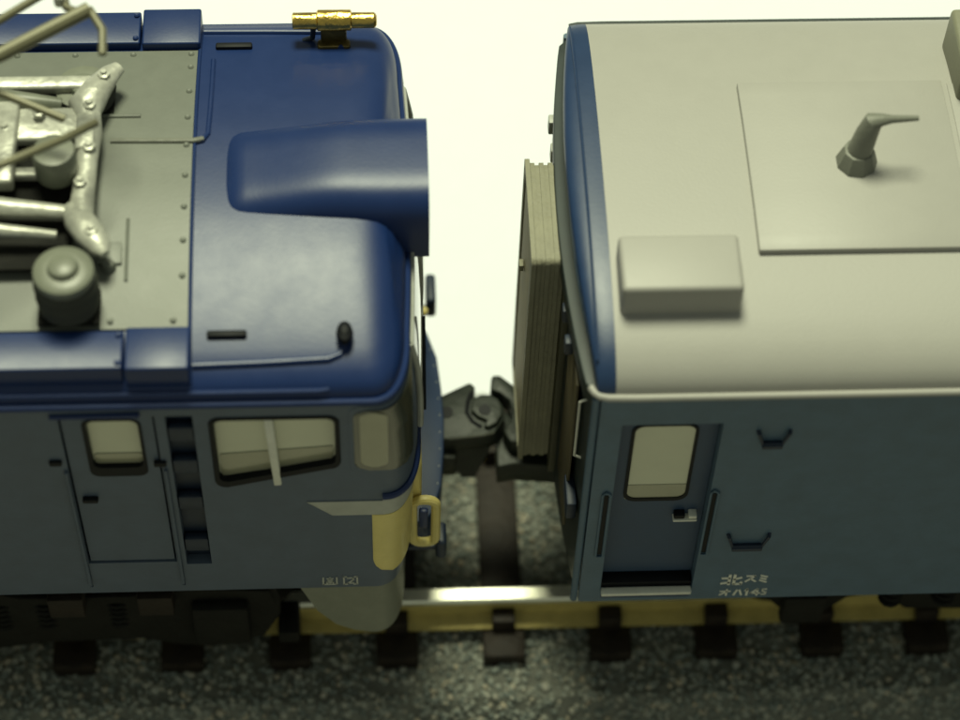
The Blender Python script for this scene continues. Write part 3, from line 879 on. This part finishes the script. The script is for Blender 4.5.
# bellows: nested canvas folds, tall rectangle with rounded top corners
def frame(hw, z0, z1, r, x0, x1, par, material, name, inner=.20):
    o_ = rrect(-hw, hw, z0, z1, r, 5)
    i_ = [(y * (hw - .05) / hw, z0 + .03 + (z - z0) * ((z1 - z0 - .07) / (z1 - z0))) for y, z in o_]
    t_ = MB()
    rows_ = [[(x0, y, z) for y, z in o_], [(x1, y, z) for y, z in o_], [(x1, y, z) for y, z in i_], [(x0, y, z) for y, z in i_]]
    t_.grid(rows_ + [rows_[0]], closed=True)
    return t_.build(name, material, par)
bl = cp(frame(.282, .86, 2.375, .03, .126, .146, None, M['bellow'], 'gangway_bellows'))
for k in range(6):
    x0 = .148 + k * .019
    frame(.272 - (.007 if k % 2 else 0), .875, 2.360 - (.007 if k % 2 else 0), .03, x0, x0 + .0185, bl, M['bellow'], 'fold')
mb = MB(); mb.prism(rrect(-.24, .24, .90, 2.33, .03), .132, .139, axis='x'); mb.build('bellows_face', M['tan'], bl)
mb = MB(); mb.box(.110, .130, .06, .10, 1.86, 1.90, .004); mb.build('catch', M['bellow'], bl)
# gangway mounting frame against the end wall
mb = MB(); mb.box(.262, .30, -.33, .33, .84, 2.33, .006); cp(mb.build('gangway_frame', M['olive']))
mb = MB()
ye = np.linspace(-.93, .93, 21)
ol = [(xe(y) + .010, y) for y in ye] + [(.40, .93), (.40, -.93)]
mb.prism(ol, .80, 2.365, axis='z'); cp(mb.build('end_wall', M['endw']))
mb = MB(); mb.box(.292, .306, -.74, -.42, 1.05, 2.15, .004); cp(mb.build('bellows_reflection', M['bellref']))  # reflection of the bellows on the end wall, put in as brown colour
for s in (-1, 1):
    mb = MB(); mb.tube([(.335, s * .80, 1.70), (.305, s * .80, 1.72), (.305, s * .80, 2.12), (.335, s * .80, 2.14)], .006, 8); cp(mb.build('end_handrail', M['white']))
    mb = MB(); mb.box(.285, .33, min(s * .70, s * .86), max(s * .70, s * .86), 1.30, 1.42, .01); cp(mb.build('tail_lamp', M['niche']))
    for yb in (.56, .40):
        mb = MB(); mb.box(.250, .285, min(s * yb, s * (yb + .05)), max(s * yb, s * (yb + .05)), 2.18, 2.26, .006); cp(mb.build('end_bracket', M['stripe'] if s > 0 else M['niche']))
mb = MB()
ye = np.linspace(-.955, .955, 31)
ol = [(xe(y) - .030 + (.05 * max(0, (abs(y) - .88) / .075) ** 2), y) for y in ye] + [(.38, .955), (.38, -.955)]
mb.prism(ol, 2.28, 2.388, axis='z', bev=.006); cp(mb.build('end_fascia', M['endw']))

# coupler of the coach
coupler('r',
    [(.36, -.14), (.36, .13), (.165, .142), (.13, .206), (.071, .262), (.03, .262), (.020, .178), (.065, .160), (.108, .115), (.122, .055), (.108, -.005), (.070, -.050), (.10, -.12)],
    [(.36, -.20), (.36, .12), (.07, .12), (.06, .0), (.04, -.04), (.041, -.19), (.12, -.175)],
    (.20, .05, .05), (.20, .03), (.25, .55, -.08, .08, .58, .74), cp)

# lettering
mb = MB(); yl = -.9745
strokes(mb, [((.38, 0), (.38, 1)), ((.02, .68), (.38, .68)), ((.0, .12), (.38, .22)), ((.62, .05), (.62, 1)), ((.62, .55), (.95, .72)), ((.62, .04), (.98, .04)), ((.98, .04), (.98, .22))], .993, 1.083, .898, .980, .0125, yl)
strokes(mb, [((.1, .9), (.85, .9)), ((.85, .9), (.05, .1)), ((.5, .5), (.95, .1))], 1.098, 1.146, .915, .975, .009, yl)
strokes(mb, [((.1, .95), (.9, .75)), ((.15, .6), (.8, .42)), ((.05, .3), (.9, .02))], 1.162, 1.196, .912, .975, .009, yl)
strokes(mb, [((.05, .7), (.95, .7)), ((.62, 1), (.62, 0)), ((.6, .65), (.05, .1))], .995, 1.045, .800, .852, .008, yl)
strokes(mb, [((.35, .9), (.05, .05)), ((.65, .9), (.95, .05))], 1.058, 1.096, .800, .850, .009, yl)
strokes(mb, [((.5, 0), (.5, 1)), ((.5, 1), (.2, .75))], 1.106, 1.130, .798, .850, .010, yl)
strokes(mb, [((.7, 0), (.7, 1)), ((.7, 1), (0, .32)), ((0, .32), (1, .32))], 1.136, 1.176, .798, .850, .009, yl)
strokes(mb, [((.9, 1), (.15, 1)), ((.15, 1), (.15, .55)), ((.15, .55), (.85, .5)), ((.85, .5), (.8, .05)), ((.8, .05), (.1, .05))], 1.184, 1.206, .800, .848, .007, yl)
cp(mb.build('lettering', M['white']))

# underframe and bogie
mb = MB(); mb.box(.42, XR, -.82, .82, .66, .766, .01); cp(mb.build('chassis', M['dark']))
for s in (-1, 1):
    mb = MB()
    mb.prism([(1.18, .66), (1.24, .46), (1.36, .30), (1.56, .26), (1.66, .40), (1.80, .44), (1.95, .28), (2.30, .26), (2.5, .20), (2.8, .26), (2.9, .60), (2.7, .68), (1.5, .68)], s * .78, s * .70, bev=.012)
    bf = cp(mb.build('bogie_frame', M['dark']))
    for x in (1.45, 2.68):
        mb = MB(); mb.box(x - .10, x + .10, min(s * .76, s * .84), max(s * .76, s * .84), .26, .50, .02); mb.build('axle_box', M['dark'], bf)
    for x in (1.85, 2.10):
        mb = MB()
        for k in range(4): mb.lathe([(.045, 0), (.055, .01), (.045, .02)], (x, s * .80, .42 + k * .05), 12)
        mb.build('spring', M['dark'], bf)
for x in (1.45, 2.68):
    for s in (-1, 1):
        mb = MB(); mb.lathe([(.12, -.05), (.29, -.05), (.315, -.045), (.315, -.02), (.275, -.015), (.27, .03), (.12, .035)] if s < 0 else [(.12, -.035), (.27, -.03), (.275, .015), (.315, .02), (.315, .045), (.29, .05), (.12, .05)], (x, s * .50, .265), 32, axis='y')
        cp(mb.build('wheel', M['dark']))
